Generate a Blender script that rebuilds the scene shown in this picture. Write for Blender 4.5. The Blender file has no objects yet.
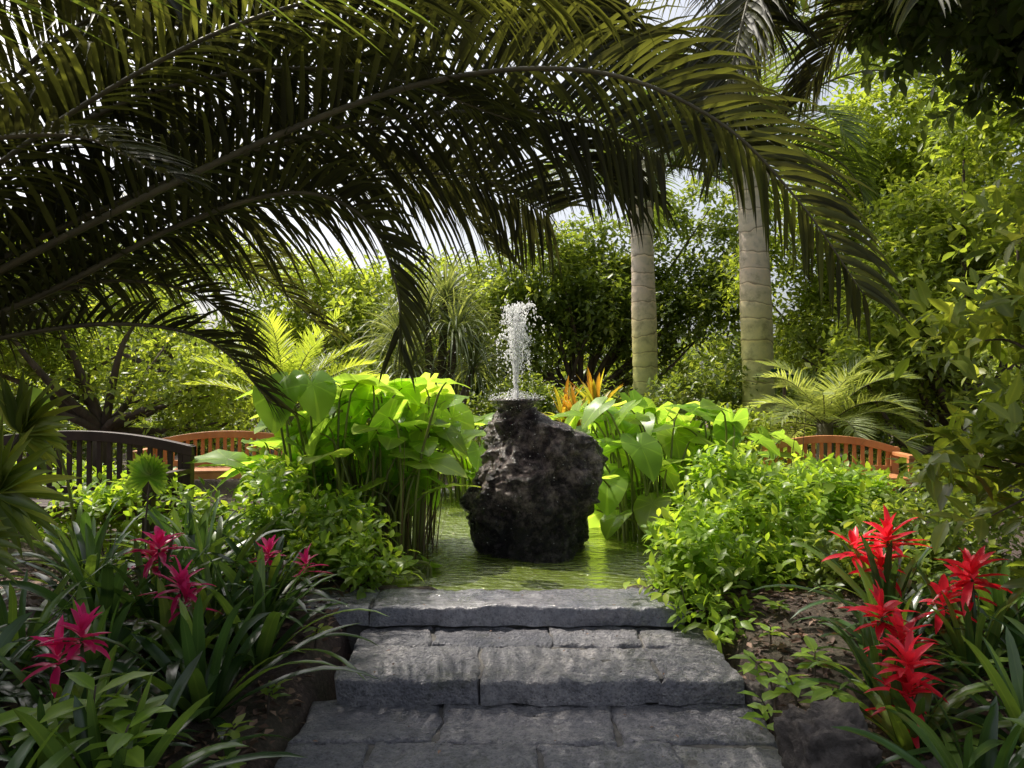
import bpy, math, random
import numpy as np
from mathutils import Vector, noise
rng=np.random.default_rng(11); random.seed(5)
S=bpy.context.scene
U=rng.uniform
def nrm(a):
    a=np.asarray(a,float); return a/np.maximum(np.linalg.norm(a,axis=-1,keepdims=True),1e-9)
def sstep(a,b,x):
    t=np.clip((x-a)/(b-a),0,1); return t*t*(3-2*t)
# ------------------------------------------------------------ mesh builder
class MB:
    def __init__(s): s.V=[];s.Q=[];s.T=[];s.QM=[];s.TM=[];s.R=[];s.L=[];s.n=0
    def add(s,v,q=None,t=None,mat=0,rnd=0.5,luv=None):
        v=np.asarray(v,float).reshape(-1,3); k=len(v)
        s.V.append(v); s.R.append(np.broadcast_to(np.asarray(rnd,float),(k,)))
        s.L.append(np.zeros((k,3)) if luv is None else np.asarray(luv,float).reshape(-1,3))
        if q is not None and len(q):
            q=np.asarray(q,int).reshape(-1,4)+s.n; s.Q.append(q); s.QM.append(np.full(len(q),mat))
        if t is not None and len(t):
            t=np.asarray(t,int).reshape(-1,3)+s.n; s.T.append(t); s.TM.append(np.full(len(t),mat))
        s.n+=k
    def build(s,name,mats,smooth=True,bevel=0,parent=None):
        V=np.concatenate(s.V); Q=np.concatenate(s.Q) if s.Q else np.zeros((0,4),int); T=np.concatenate(s.T) if s.T else np.zeros((0,3),int)
        m=np.concatenate((s.QM or [np.zeros(0,int)])+(s.TM or [np.zeros(0,int)])).astype(np.int32)
        me=bpy.data.meshes.new(name); me.vertices.add(len(V)); me.vertices.foreach_set('co',V.ravel().astype(np.float32))
        li=np.concatenate([Q.ravel(),T.ravel()]).astype(np.int32); me.loops.add(len(li)); me.loops.foreach_set('vertex_index',li)
        nq,nt=len(Q),len(T); me.polygons.add(nq+nt)
        ls=np.concatenate([np.arange(nq)*4,nq*4+np.arange(nt)*3]).astype(np.int32); me.polygons.foreach_set('loop_start',ls)
        for x in mats: me.materials.append(x)
        me.polygons.foreach_set('material_index',m); me.polygons.foreach_set('use_smooth',np.full(nq+nt,smooth))
        a=me.attributes.new('rnd','FLOAT','POINT'); a.data.foreach_set('value',np.concatenate(s.R).astype(np.float32))
        a=me.attributes.new('luv','FLOAT_VECTOR','POINT'); a.data.foreach_set('vector',np.concatenate(s.L).ravel().astype(np.float32))
        me.update(calc_edges=True)
        o=bpy.data.objects.new(name,me); S.collection.objects.link(o)
        if bevel:
            b=o.modifiers.new('bevel','BEVEL'); b.width=bevel; b.segments=2; b.limit_method='ANGLE'
        if parent: o.parent=parent
        return o
def empty(name,loc=(0,0,0)):
    e=bpy.data.objects.new(name,None); S.collection.objects.link(e); e.location=loc; return e
# strips: blades with gravity droop
def prof_strap(t): return np.minimum(1,.6+t*2)*np.sqrt(np.maximum(0,1-t**4))*(1-.15*t)
def prof_leaflet(t): return np.minimum(1,.3+t*4)*(1-t**2.2)
def prof_lance(t): return np.sin(np.pi*np.clip(t*.93+.07,0,1))**.8
def strips(mb,P,D,L,W,droop,K=5,fold=.2,prof=prof_strap,N=None,mat=0,rnd=None,wave=0):
    P=np.asarray(P,float).reshape(-1,3).copy(); n=len(P); d=nrm(np.broadcast_to(D,(n,3))).copy()
    L=np.broadcast_to(L,(n,)).astype(float); W=np.broadcast_to(W,(n,)).astype(float); droop=np.broadcast_to(droop,(n,)).astype(float)
    if rnd is None: rnd=rng.random(n)
    if N is None: N=np.tile([0,0,1.],(n,1))+rng.normal(0,.15,(n,3))
    N=np.broadcast_to(N,(n,3)); side=nrm(np.cross(d,N)+1e-6)
    rows=[];lv=[]
    for k in range(K+1):
        t=k/K; w=(W*prof(np.array(t)))[:,None]*.5
        s=nrm(side-d*np.sum(side*d,1,keepdims=True)); nn=np.cross(s,d)
        rows.append(np.stack([P-s*w+nn*w*2*fold,P,P+s*w+nn*w*2*fold],1))
        lv.append(np.tile(np.array([[-1,t,0],[0,t,0],[1,t,0]],float),(n,1,1)))
        P=P+d*(L/K)[:,None]
        d=d+np.array([0,0,-1.])*(droop/K*(.4+1.2*t))[:,None]
        if wave: d=d+rng.normal(0,wave,(n,3))
        d=nrm(d)
    V=np.stack(rows,1); r=(K+1)*3
    b=np.arange(n)[:,None]*r; q=[]
    for k in range(K):
        o=k*3
        q+=[b+np.array([o,o+1,o+4,o+3]),b+np.array([o+1,o+2,o+5,o+4])]
    mb.add(V.reshape(-1,3),np.concatenate(q),None,mat,np.repeat(rnd,r),np.stack(lv,1).reshape(-1,3))
def tube(mb,pts,rad,sides=7,mat=0,rnd=.5):
    pts=np.asarray(pts,float); n=len(pts); rad=np.broadcast_to(rad,(n,))
    T=nrm(np.gradient(pts,axis=0)); ref=np.array([0.,0,1]) if abs(T[0,2])<.8 else np.array([0.,1,0])
    A=nrm(np.cross(T,ref)); B=np.cross(T,A); a=np.linspace(0,2*np.pi,sides,endpoint=False)
    V=pts[:,None]+rad[:,None,None]*(np.cos(a)[None,:,None]*A[:,None]+np.sin(a)[None,:,None]*B[:,None])
    i=np.arange(n-1)[:,None]*sides; j=np.arange(sides)[None]; j2=(j+1)%sides
    q=np.stack([i+j,i+j2,i+sides+j2,i+sides+j],-1).reshape(-1,4)
    t=[[ (n-1)*sides,(n-1)*sides+k,(n-1)*sides+k+1] for k in range(1,sides-1)]
    luv=np.zeros((n,sides,3)); luv[:,:,1]=np.linspace(0,1,n)[:,None]; luv[:,:,0]=1
    mb.add(V,q,t,mat,rnd,luv)
def spline(pts,n):
    p=np.asarray(pts,float); p=np.vstack([2*p[0]-p[1],p,2*p[-1]-p[-2]]); m=len(p)-3
    u=np.linspace(0,m-1e-6,n); i=u.astype(int); t=(u-i)[:,None]
    a,b,c,d=p[i],p[i+1],p[i+2],p[i+3]
    return .5*((2*b)+(-a+c)*t+(2*a-5*b+4*c-d)*t**2+(-a+3*b-3*c+d)*t**3)
# templates
LEAF_LO=(np.array([[0,0,0],[.24,.45,.07],[0,1,-.12],[-.24,.45,.07]]),None,np.array([[0,1,2],[0,2,3]]))
LEAF_HI=(np.array([[0,0,0],[-.2,.3,.05],[0,.3,0],[.2,.3,.05],[-.19,.65,.02],[0,.65,-.03],[.19,.65,.02],[0,1,-.14]]),
  np.array([[1,2,5,4],[2,3,6,5]]),np.array([[0,2,1],[0,3,2],[4,5,7],[5,6,7]]))
def taro_tmpl():
    th=np.radians([0,12,30,55,85,115,145,165,174,180]); rr=np.array([1,.86,.7,.58,.54,.56,.6,.5,.3,.12])
    th=np.concatenate([th,2*np.pi-th[-2:0:-1]]); rr=np.concatenate([rr,rr[-2:0:-1]]); m=len(th)
    V=[[0,0,0]];L=[[0,0,0]]
    for f in (.35,.7,1):
        for a,r in zip(th,rr):
            x=math.sin(a)*r*f; y=math.cos(a)*r*f
            V.append([x,y,.22*abs(x)-.28*y*y-.25*x*x+ (0.035*math.sin(a*7+1) if f==1 else 0)]); L.append([x/max(r,.01),y/max(r,.01),f])
    q=[];t=[]
    for k in range(m):
        k2=(k+1)%m; t.append([0,1+k,1+k2])
        for g in range(2): q.append([1+g*m+k,1+(g+1)*m+k,1+(g+1)*m+k2,1+g*m+k2])
    return np.array(V),np.array(q),np.array(t),np.array(L)
TARO=taro_tmpl()
def place(mb,tm,pos,dr,nn,sc,mat=0,rnd=None):
    v=tm[0]; n=len(pos); m=len(v); dr=nrm(dr); side=nrm(np.cross(dr,nn)); nn=np.cross(side,dr)
    sc=np.broadcast_to(sc,(n,))[:,None,None]
    V=pos[:,None]+sc*(v[None,:,0:1]*side[:,None]+v[None,:,1:2]*dr[:,None]+v[None,:,2:3]*nn[:,None])
    b=(np.arange(n)*m)[:,None,None]
    q=(tm[1][None]+b).reshape(-1,4) if tm[1] is not None else None
    t=(tm[2][None]+b).reshape(-1,3) if tm[2] is not None else None
    if rnd is None: rnd=rng.random(n)
    luv=np.tile(tm[3] if len(tm)>3 else v*np.array([4.,1,0]),(n,1))
    mb.add(V,q,t,mat,np.repeat(rnd,m),luv)
def sph(n):
    return nrm(rng.normal(size=(n,3)))
def clump(blobs,k,f=(.25,.45)):
    out=[]
    for b in blobs:
        c=np.array(b[:3]); r=np.array(b[3:6])
        for u in sph(k):
            s=U(*f); out.append((*(c+r*u*U(.55,.95)),*(r*s*U(.8,1.2,3))))
    return out
def cloud(mb,blobs,n,slen,m,ls,mat=0,tm=LEAF_LO,up=.5,inner=.3,zmin=None):
    B=np.array(blobs); w=(B[:,3]*B[:,4]+B[:,3]*B[:,5]+B[:,4]*B[:,5]); w/=w.sum()
    i=rng.choice(len(B),n,p=w); u=sph(n); u[:,2]=np.where(u[:,2]<-.4,-u[:,2],u[:,2])
    rad=np.where(rng.random(n)<inner,U(.3,.9,n),U(.85,1.1,n))[:,None]
    p=B[i,:3]+B[i,3:6]*u*rad
    if zmin is not None: p[:,2]=np.maximum(p[:,2],zmin+U(0,.05,n))
    d=nrm(u+np.array([0,0,up])+rng.normal(0,.4,(n,3)))
    A=nrm(np.cross(d,rng.normal(size=(n,3)))); Bv=np.cross(d,A); base=rng.random(n)
    P=[];D=[];N=[];R=[];Sc=[]
    for j in range(m):
        a=j*2.4+base*6; f=(j+1)/m
        pr=np.cos(a)[:,None]*A+np.sin(a)[:,None]*Bv
        P.append(p+d*(slen*f)*U(.7,1.2,(n,1))); D.append(nrm(d*.5+pr*(1.1-.6*f)+np.array([0,0,-.1])))
        N.append(nrm(np.array([0,0,1.])+u*.5+rng.normal(0,.35,(n,3)))); R.append(np.clip(base*.6+.4*rng.random(n),0,1)); Sc.append(ls*U(.6,1.15,n))
    place(mb,tm,np.concatenate(P),np.concatenate(D),np.concatenate(N),np.concatenate(Sc),mat,np.concatenate(R))
def frond(mb,pts,nl,Lmax,W,droop,roll=(0,0),rr=.018,mat=0,rmat=1,t0=.08,ang=(75,30),lift=.25,K=5,jit=.08):
    n=60; c=spline(pts,n); T=nrm(np.gradient(c,axis=0)); up=np.array([0,0,1.])
    sd=nrm(np.cross(T,up)+1e-6); N=np.cross(sd,T)
    tt=np.linspace(0,1,n); ro=np.radians(roll[0]+(roll[1]-roll[0])*tt)[:,None]
    sd2=sd*np.cos(ro)+N*np.sin(ro); N2=-sd*np.sin(ro)+N*np.cos(ro)
    tube(mb,c,rr*(1-.85*tt),6,rmat,.5)
    g=rng.random()
    for sg in (-1,1):
        t=np.linspace(t0,.995,nl)+rng.normal(0,.002,nl); t=np.clip(t,0,.999); ix=(t*(n-1)); i=ix.astype(int); f=(ix-i)[:,None]; j=np.minimum(i+1,n-1)
        P=c[i]*(1-f)+c[j]*f; a=np.radians(ang[0]+(ang[1]-ang[0])*t)+rng.normal(0,jit,nl)
        D=T[i]*np.cos(a)[:,None]+sg*sd2[i]*np.sin(a)[:,None]+N2[i]*(lift+rng.normal(0,jit,nl))[:,None]
        L=Lmax*(.35+.65*np.sin(np.pi*np.clip(t*.82+.12,0,1))**.9)*U(.85,1.08,nl)
        Nn=N2[i]+ -sg*sd2[i]*.5+rng.normal(0,.12,(nl,3))
        strips(mb,P,D,L,W*U(.8,1.1,nl),droop*U(.7,1.3,nl),K,.16,prof_leaflet,Nn,mat,np.clip(g*.5+.5*rng.random(nl),0,1))
def crown(mb,c,n,L,el=(80,10),bend=1.3,ll=.5,w=.03,nl=40,droop=.8,rr=.02,mat=0,rmat=1):
    for k in range(n):
        az=k*2.4+U(-.2,.2); e=math.radians(el[0]+(el[1]-el[0])*(k+.5)/n); p=np.array(c,float); pts=[p.copy()]
        l=L*U(.85,1.1)
        for s in range(8):
            p=p+l/8*np.array([math.cos(az)*math.cos(e),math.sin(az)*math.cos(e),math.sin(e)]); pts.append(p); e-=bend/8*(.5+s/6)
        frond(mb,pts,nl,ll,w,droop,rr=rr,mat=mat,rmat=rmat,t0=.15)
# ------------------------------------------------------------ materials
def newmat(name):
    m=bpy.data.materials.new(name); m.use_nodes=True; nt=m.node_tree; nt.nodes.clear(); return m,nt,nt.nodes.new('ShaderNodeOutputMaterial')
def nd(nt,t,**k):
    n=nt.nodes.new(t)
    for a,b in k.items(): setattr(n,a,b)
    return n
def ramp(nt,src,stops):
    r=nd(nt,'ShaderNodeValToRGB'); e=r.color_ramp.elements
    while len(e)<len(stops): e.new(.5)
    for x,(p,c) in zip(e,stops): x.position=p; x.color=(*c,1)
    nt.links.new(src,r.inputs[0]); return r.outputs[0]
def noi(nt,scale,detail=4,rough=.6,coord='Object',vec=None):
    if vec is None: vec=nd(nt,'ShaderNodeTexCoord').outputs[coord]
    n=nd(nt,'ShaderNodeTexNoise'); n.inputs['Scale'].default_value=scale; n.inputs['Detail'].default_value=detail; n.inputs['Roughness'].default_value=rough
    nt.links.new(vec,n.inputs['Vector']); return n.outputs['Fac']
def mixc(nt,f,a,b,mode='MIX'):
    m=nd(nt,'ShaderNodeMix',data_type='RGBA',blend_type=mode)
    for i,v in ((0,f),(6,a),(7,b)):
        if isinstance(v,(int,float)): m.inputs[i].default_value=v
        elif isinstance(v,tuple): m.inputs[i].default_value=(*v,1)
        else: nt.links.new(v,m.inputs[i])
    return m.outputs[2]
def leafmat(name,stops,tmul=(1.8,1.65,.7),tf=.45,rough=.4,spec=.5,vein=False,rib=False):
    m,nt,out=newmat(name); at=nd(nt,'ShaderNodeAttribute',attribute_name='rnd')
    col=ramp(nt,at.outputs['Fac'],stops)
    nz=noi(nt,3.0,2); v=ramp(nt,nz,[(.3,(.65,.65,.65)),(.7,(1.25,1.25,1.2))]); col=mixc(nt,1.0,col,v,'MULTIPLY')
    if vein or rib:
        lv=nd(nt,'ShaderNodeAttribute',attribute_name='luv'); sx=nd(nt,'ShaderNodeSeparateXYZ'); nt.links.new(lv.outputs['Vector'],sx.inputs[0])
        if vein:
            at2=nd(nt,'ShaderNodeMath',operation='ARCTAN2'); nt.links.new(sx.outputs[0],at2.inputs[0]); nt.links.new(sx.outputs[1],at2.inputs[1])
            mu=nd(nt,'ShaderNodeMath',operation='MULTIPLY'); nt.links.new(at2.outputs[0],mu.inputs[0]); mu.inputs[1].default_value=7
            cs=nd(nt,'ShaderNodeMath',operation='COSINE'); nt.links.new(mu.outputs[0],cs.inputs[0]); f=ramp(nt,cs.outputs[0],[(.88,(0,0,0)),(.98,(.6,.6,.6))])
        else:
            ab=nd(nt,'ShaderNodeMath',operation='ABSOLUTE'); nt.links.new(sx.outputs[0],ab.inputs[0]); f=ramp(nt,ab.outputs[0],[(0,(.5,.5,.5)),(.18,(0,0,0))])
        col=mixc(nt,f,col,mixc(nt,1.0,col,(1.7,1.5,1.5),'MULTIPLY'))
    p=nd(nt,'ShaderNodeBsdfPrincipled'); nt.links.new(col,p.inputs['Base Color']); p.inputs['Roughness'].default_value=rough; p.inputs['Specular IOR Level'].default_value=spec
    tr=nd(nt,'ShaderNodeBsdfTranslucent'); nt.links.new(mixc(nt,1.0,col,tmul,'MULTIPLY'),tr.inputs[0])
    mx=nd(nt,'ShaderNodeMixShader'); mx.inputs[0].default_value=tf; nt.links.new(p.outputs[0],mx.inputs[1]); nt.links.new(tr.outputs[0],mx.inputs[2]); nt.links.new(mx.outputs[0],out.inputs[0]); return m
def solid(name,stops,scale=6,rough=.7,bump=.3,bscale=30,spec=.4,detail=6,vecscale=None,bdist=.02):
    m,nt,out=newmat(name); tc=nd(nt,'ShaderNodeTexCoord').outputs['Object']
    if vecscale:
        mp=nd(nt,'ShaderNodeMapping'); mp.inputs['Scale'].default_value=vecscale; nt.links.new(tc,mp.inputs[0]); tc=mp.outputs[0]
    col=ramp(nt,noi(nt,scale,detail,.65,vec=tc),stops)
    p=nd(nt,'ShaderNodeBsdfPrincipled'); nt.links.new(col,p.inputs['Base Color']); p.inputs['Roughness'].default_value=rough; p.inputs['Specular IOR Level'].default_value=spec
    b=nd(nt,'ShaderNodeBump'); b.inputs['Strength'].default_value=bump; b.inputs['Distance'].default_value=bdist
    nt.links.new(noi(nt,bscale,8,.7,vec=tc),b.inputs['Height']); nt.links.new(b.outputs[0],p.inputs['Normal']); nt.links.new(p.outputs[0],out.inputs[0]); return m
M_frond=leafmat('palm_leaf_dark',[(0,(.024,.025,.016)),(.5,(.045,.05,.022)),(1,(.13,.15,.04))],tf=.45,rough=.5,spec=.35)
M_rach=solid('palm_rachis',[(.3,(.06,.055,.03)),(.7,(.14,.125,.06))],rough=.5)
M_pcrown=leafmat('palm_leaf',[(0,(.06,.1,.025)),(1,(.16,.22,.05))],tf=.45)
M_cyc=leafmat('cycad_leaf',[(0,(.18,.26,.05)),(1,(.4,.48,.1))],tf=.57,rough=.4)
M_silver=leafmat('silver_palm_leaf',[(0,(.2,.27,.1)),(1,(.4,.46,.2))],tf=.5)
M_taro=leafmat('taro_leaf',[(0,(.2,.35,.05)),(.5,(.32,.49,.08)),(1,(.45,.58,.12))],tmul=(1.5,1.45,.8),tf=.66,rough=.33,vein=True)
M_stem=leafmat('taro_stem',[(0,(.12,.14,.03)),(1,(.25,.29,.06))],tf=.1)
M_dstem=leafmat('dark_stem',[(0,(.06,.035,.02)),(1,(.16,.11,.05))],tf=.05)
M_shrub=leafmat('shrub_leaf',[(0,(.14,.26,.035)),(.6,(.28,.42,.06)),(1,(.46,.55,.1))],tmul=(1.6,1.5,.6),tf=.58,rough=.36)
M_tree=leafmat('tree_leaf',[(0,(.08,.12,.027)),(.6,(.17,.24,.05)),(1,(.33,.38,.09))],tf=.52,rough=.36)
M_treel=leafmat('tree_leaf_light',[(0,(.14,.2,.045)),(.6,(.31,.39,.07)),(1,(.5,.54,.13))],tmul=(1.55,1.5,.65),tf=.56)
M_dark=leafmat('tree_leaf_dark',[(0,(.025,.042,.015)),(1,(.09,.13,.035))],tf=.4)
M_fg=leafmat('glossy_leaf',[(0,(.09,.14,.025)),(.7,(.19,.25,.045)),(1,(.38,.42,.09))],tf=.5,rough=.33,rib=True)
M_strap=leafmat('strap_leaf',[(0,(.028,.06,.022)),(.6,(.06,.13,.035)),(1,(.18,.28,.055))],tf=.38,rough=.26,spec=.8,rib=True)
M_light=leafmat('young_leaf',[(0,(.2,.36,.04)),(1,(.35,.5,.08))],tf=.45,rib=True)
M_pink=leafmat('bract_magenta',[(0,(.6,.015,.12)),(1,(.9,.06,.3))],tmul=(1.2,.8,1),tf=.4,rough=.35)
M_red=leafmat('bract_red',[(0,(.65,.01,.03)),(1,(.98,.06,.1))],tmul=(1.2,.8,.8),tf=.45,rough=.35)
M_pony=leafmat('dracaena_leaf',[(0,(.12,.16,.07)),(1,(.28,.33,.16))],tf=.4)
M_cord=leafmat('cordyline_leaf',[(0,(.36,.13,.03)),(.4,(.45,.32,.05)),(1,(.36,.4,.06))],tf=.45)
M_dead=leafmat('dead_leaf',[(0,(.05,.025,.015)),(.6,(.14,.08,.055)),(1,(.32,.2,.14))],tmul=(1,1,1),tf=.1,rough=.7)
M_bark=solid('bark',[(.3,(.05,.038,.028)),(.7,(.16,.12,.09))],8,.85,.8,25,vecscale=(1,1,.3))
def stone_mat(name='basalt_paving',wet=False):
    m,nt,out=newmat(name); tc=nd(nt,'ShaderNodeTexCoord').outputs['Object']; k=.8 if wet else 1
    a=ramp(nt,noi(nt,2.3,5,.6),[(.35,(.17*k,.18*k,.215*k)),(.65,(.35*k,.345*k,.37*k))])
    b=ramp(nt,noi(nt,30,8,.75),[(.3,(.35,.35,.37)),(.5,(1,1,1)),(.72,(1.6,1.55,1.45))])
    col=mixc(nt,1.0,a,b,'MULTIPLY')
    vo=nd(nt,'ShaderNodeTexVoronoi'); vo.inputs['Scale'].default_value=70; nt.links.new(tc,vo.inputs['Vector'])
    pits=ramp(nt,vo.outputs['Distance'],[(.12,(.35,.35,.35)),(.3,(1,1,1))]); col=mixc(nt,.7,col,mixc(nt,1.0,col,pits,'MULTIPLY'))
    at=nd(nt,'ShaderNodeAttribute',attribute_name='rnd'); col=mixc(nt,1.0,col,ramp(nt,at.outputs['Fac'],[(0,(.72,.72,.76)),(1,(1.25,1.2,1.15))]),'MULTIPLY')
    moss=ramp(nt,noi(nt,4,6,.7),[(.56,(0,0,0)),(.72,(.55,.55,.55))]); col=mixc(nt,moss,col,(.09,.10,.04))
    p=nd(nt,'ShaderNodeBsdfPrincipled'); nt.links.new(col,p.inputs['Base Color']); p.inputs['Specular IOR Level'].default_value=.7
    nt.links.new(ramp(nt,noi(nt,3,4),[(.4,(.06,)*3),(.6,(.3,)*3)] if wet else [(.35,(.28,)*3),(.65,(.6,)*3)]),p.inputs['Roughness'])
    h=nd(nt,'ShaderNodeMath',operation='MULTIPLY_ADD'); nt.links.new(vo.outputs['Distance'],h.inputs[0]); h.inputs[1].default_value=.35; nt.links.new(noi(nt,22,10,.75),h.inputs[2])
    bp=nd(nt,'ShaderNodeBump'); bp.inputs['Strength'].default_value=.6 if wet else 1; bp.inputs['Distance'].default_value=.015 if wet else .045; nt.links.new(h.outputs[0],bp.inputs['Height']); nt.links.new(bp.outputs[0],p.inputs['Normal']); nt.links.new(p.outputs[0],out.inputs[0]); return m
M_stone=stone_mat(); M_wet=stone_mat('wet_basalt',True)
M_mortar=solid('mortar',[(.3,(.07,.066,.06)),(.7,(.16,.15,.14))],20,.9)
M_wood=solid('bench_wood',[(.3,(.42,.16,.06)),(.7,(.62,.29,.12))],5,.5,.2,40,vecscale=(1,1,.2))
M_shwood=solid('shaded_bench_wood',[(.3,(.03,.016,.012)),(.7,(.08,.045,.035))],5,.55,.2,40)  # bench wood with its shade painted in as a darker colour
M_fence=solid('fence_wood',[(.3,(.09,.06,.04)),(.7,(.2,.14,.09))],5,.8,.4,30,vecscale=(4,1,.3))
def ground_mat():
    m,nt,out=newmat('soil_mulch'); c1=ramp(nt,noi(nt,45,6,.7),[(.3,(.03,.02,.015)),(.55,(.1,.066,.055)),(.75,(.22,.155,.13))])
    c2=ramp(nt,noi(nt,1.2,4),[(.45,(0,0,0)),(.65,(.5,.5,.5))]); col=mixc(nt,c2,c1,(.06,.08,.03))
    p=nd(nt,'ShaderNodeBsdfPrincipled'); nt.links.new(col,p.inputs['Base Color']); p.inputs['Roughness'].default_value=.9
    b=nd(nt,'ShaderNodeBump'); b.inputs['Strength'].default_value=.9; b.inputs['Distance'].default_value=.03; nt.links.new(noi(nt,60,6,.7),b.inputs['Height']); nt.links.new(b.outputs[0],p.inputs['Normal']); nt.links.new(p.outputs[0],out.inputs[0]); return m
def water_mat():
    m,nt,out=newmat('water_surface'); p=nd(nt,'ShaderNodeBsdfPrincipled'); p.inputs['Base Color'].default_value=(.12,.16,.02,1); p.inputs['Roughness'].default_value=.03; p.inputs['IOR'].default_value=1.6; p.inputs['Specular IOR Level'].default_value=1
    tc=nd(nt,'ShaderNodeTexCoord'); mp=nd(nt,'ShaderNodeMapping'); mp.inputs['Scale'].default_value=(1,2.0,1); nt.links.new(tc.outputs['Object'],mp.inputs[0])
    b=nd(nt,'ShaderNodeBump'); b.inputs['Strength'].default_value=1; b.inputs['Distance'].default_value=.05; nt.links.new(noi(nt,9,4,.55,vec=mp.outputs[0]),b.inputs['Height']); nt.links.new(b.outputs[0],p.inputs['Normal']); nt.links.new(p.outputs[0],out.inputs[0]); return m
def rock_mat():
    m,nt,out=newmat('wet_rock'); n1=noi(nt,8,12,.8); col=ramp(nt,n1,[(.36,(.02,.017,.019)),(.48,(.075,.06,.063)),(.56,(.26,.215,.2)),(.7,(.6,.53,.49))])  # pale reddish-grey patches painted in as highlights on the stone
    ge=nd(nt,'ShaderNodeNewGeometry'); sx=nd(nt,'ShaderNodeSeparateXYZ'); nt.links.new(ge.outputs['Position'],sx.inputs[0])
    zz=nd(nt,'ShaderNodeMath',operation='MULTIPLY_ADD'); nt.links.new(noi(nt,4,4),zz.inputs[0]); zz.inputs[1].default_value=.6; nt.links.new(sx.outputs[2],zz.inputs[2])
    zr=ramp(nt,zz.outputs[0],[(.5,(.35,.35,.38)),(.9,(1.35,1.25,1.2))]); col=mixc(nt,1.0,col,zr,'MULTIPLY')  # sunlit top painted into the colour: lighter with height, darker below
    p=nd(nt,'ShaderNodeBsdfPrincipled'); nt.links.new(col,p.inputs['Base Color']); p.inputs['Roughness'].default_value=.22; p.inputs['Specular IOR Level'].default_value=.9
    b=nd(nt,'ShaderNodeBump'); b.inputs['Strength'].default_value=1; b.inputs['Distance'].default_value=.11; nt.links.new(noi(nt,11,12,.78),b.inputs['Height']); nt.links.new(b.outputs[0],p.inputs['Normal']); nt.links.new(p.outputs[0],out.inputs[0]); return m
def trunk_mat():
    m,nt,out=newmat('ringed_palm_bark'); ge=nd(nt,'ShaderNodeNewGeometry'); sx=nd(nt,'ShaderNodeSeparateXYZ'); nt.links.new(ge.outputs['Position'],sx.inputs[0])
    ad=nd(nt,'ShaderNodeMath',operation='MULTIPLY_ADD'); nt.links.new(noi(nt,1.1,3),ad.inputs[0]); ad.inputs[1].default_value=.5; nt.links.new(sx.outputs[2],ad.inputs[2])
    mu=nd(nt,'ShaderNodeMath',operation='MULTIPLY'); nt.links.new(ad.outputs[0],mu.inputs[0]); mu.inputs[1].default_value=3.6
    fr=nd(nt,'ShaderNodeMath',operation='FRACT'); nt.links.new(mu.outputs[0],fr.inputs[0])
    ring=ramp(nt,fr.outputs[0],[(0,(.35,.3,.22)),(.1,(1,1,1)),(.85,(1,1,1)),(.97,(1.3,1.25,1.2))])
    dz=nd(nt,'ShaderNodeMath',operation='MULTIPLY'); nt.links.new(sx.outputs[2],dz.inputs[0]); dz.inputs[1].default_value=.2
    base=ramp(nt,dz.outputs[0],[(.15,(.42,.48,.12)),(.42,(.55,.5,.2)),(.6,(.62,.5,.38)),(.85,(.72,.63,.56))])
    col=mixc(nt,1.0,base,ring,'MULTIPLY'); col=mixc(nt,1.0,col,ramp(nt,noi(nt,7,8,.7),[(.3,(.5,.5,.45)),(.5,(1,1,1)),(.7,(1.2,1.15,1.1))]),'MULTIPLY')
    p=nd(nt,'ShaderNodeBsdfPrincipled'); nt.links.new(col,p.inputs['Base Color']); p.inputs['Roughness'].default_value=.6
    b=nd(nt,'ShaderNodeBump'); b.inputs['Strength'].default_value=.5; nt.links.new(noi(nt,25,6),b.inputs['Height']); nt.links.new(b.outputs[0],p.inputs['Normal']); nt.links.new(p.outputs[0],out.inputs[0]); return m
def spray_mat():
    m,nt,out=newmat('water_spray'); p=nd(nt,'ShaderNodeBsdfPrincipled'); p.inputs['Base Color'].default_value=(.95,.96,.97,1); p.inputs['Roughness'].default_value=.12
    tr=nd(nt,'ShaderNodeBsdfTranslucent'); tr.inputs[0].default_value=(1,1,1,1); mx=nd(nt,'ShaderNodeMixShader'); mx.inputs[0].default_value=.7
    nt.links.new(p.outputs[0],mx.inputs[1]); nt.links.new(tr.outputs[0],mx.inputs[2]); nt.links.new(mx.outputs[0],out.inputs[0]); return m
# ------------------------------------------------------------ ground
PX,PY,PR=.1,6.7,2.3
def gz(x,y):
    x=np.asarray(x,float);y=np.asarray(y,float)
    z=-.2+.2*sstep(2.7,4.2,y)+.12*sstep(1.15,2.2,np.abs(x-.1))*(1-sstep(3.5,5,y))
    inpath=(1-sstep(.93,1.05,np.abs(x-.1)))*(1-sstep(4.3,4.38,y)); z=z*(1-inpath)+inpath*(-.42)
    r=np.hypot(x-PX,(y-PY))/PR; z=z-(.5)*(1-sstep(.97,1.02,r))
    z=z+.02*np.sin(x*5.1+y*2.3)*np.sin(y*4.7-x)*(1-inpath)
    return z
def axis(a,b,st):
    return np.concatenate([[-200,-120,-70,-40,-25,-16,-11],np.arange(a,b,st),[b+1,b+4,b+10,b+25,b+60,b+130,b+220]])
gx=np.unique(axis(-7,7,.07)); gy=np.unique(axis(-6,12,.07))
X,Y=np.meshgrid(gx,gy,indexing='ij'); g=MB(); nx,ny=X.shape; ii=np.arange(nx-1)[:,None]*ny+np.arange(ny-1)[None]
g.add(np.stack([X,Y,gz(X,Y)],-1),np.stack([ii,ii+ny,ii+ny+1,ii+1],-1),None); g.build('ground',[ground_mat()])
w=MB(); n=64; a=np.linspace(0,2*np.pi,n,endpoint=False); V=[[PX,PY,-.02]]+[[PX+math.cos(t)*PR*1.01,PY+math.sin(t)*PR*1.01,-.02] for t in a]
w.add(V,None,[[0,1+k,1+(k+1)%n] for k in range(n)]); w.build('pond_water',[water_mat()],smooth=False)
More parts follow.
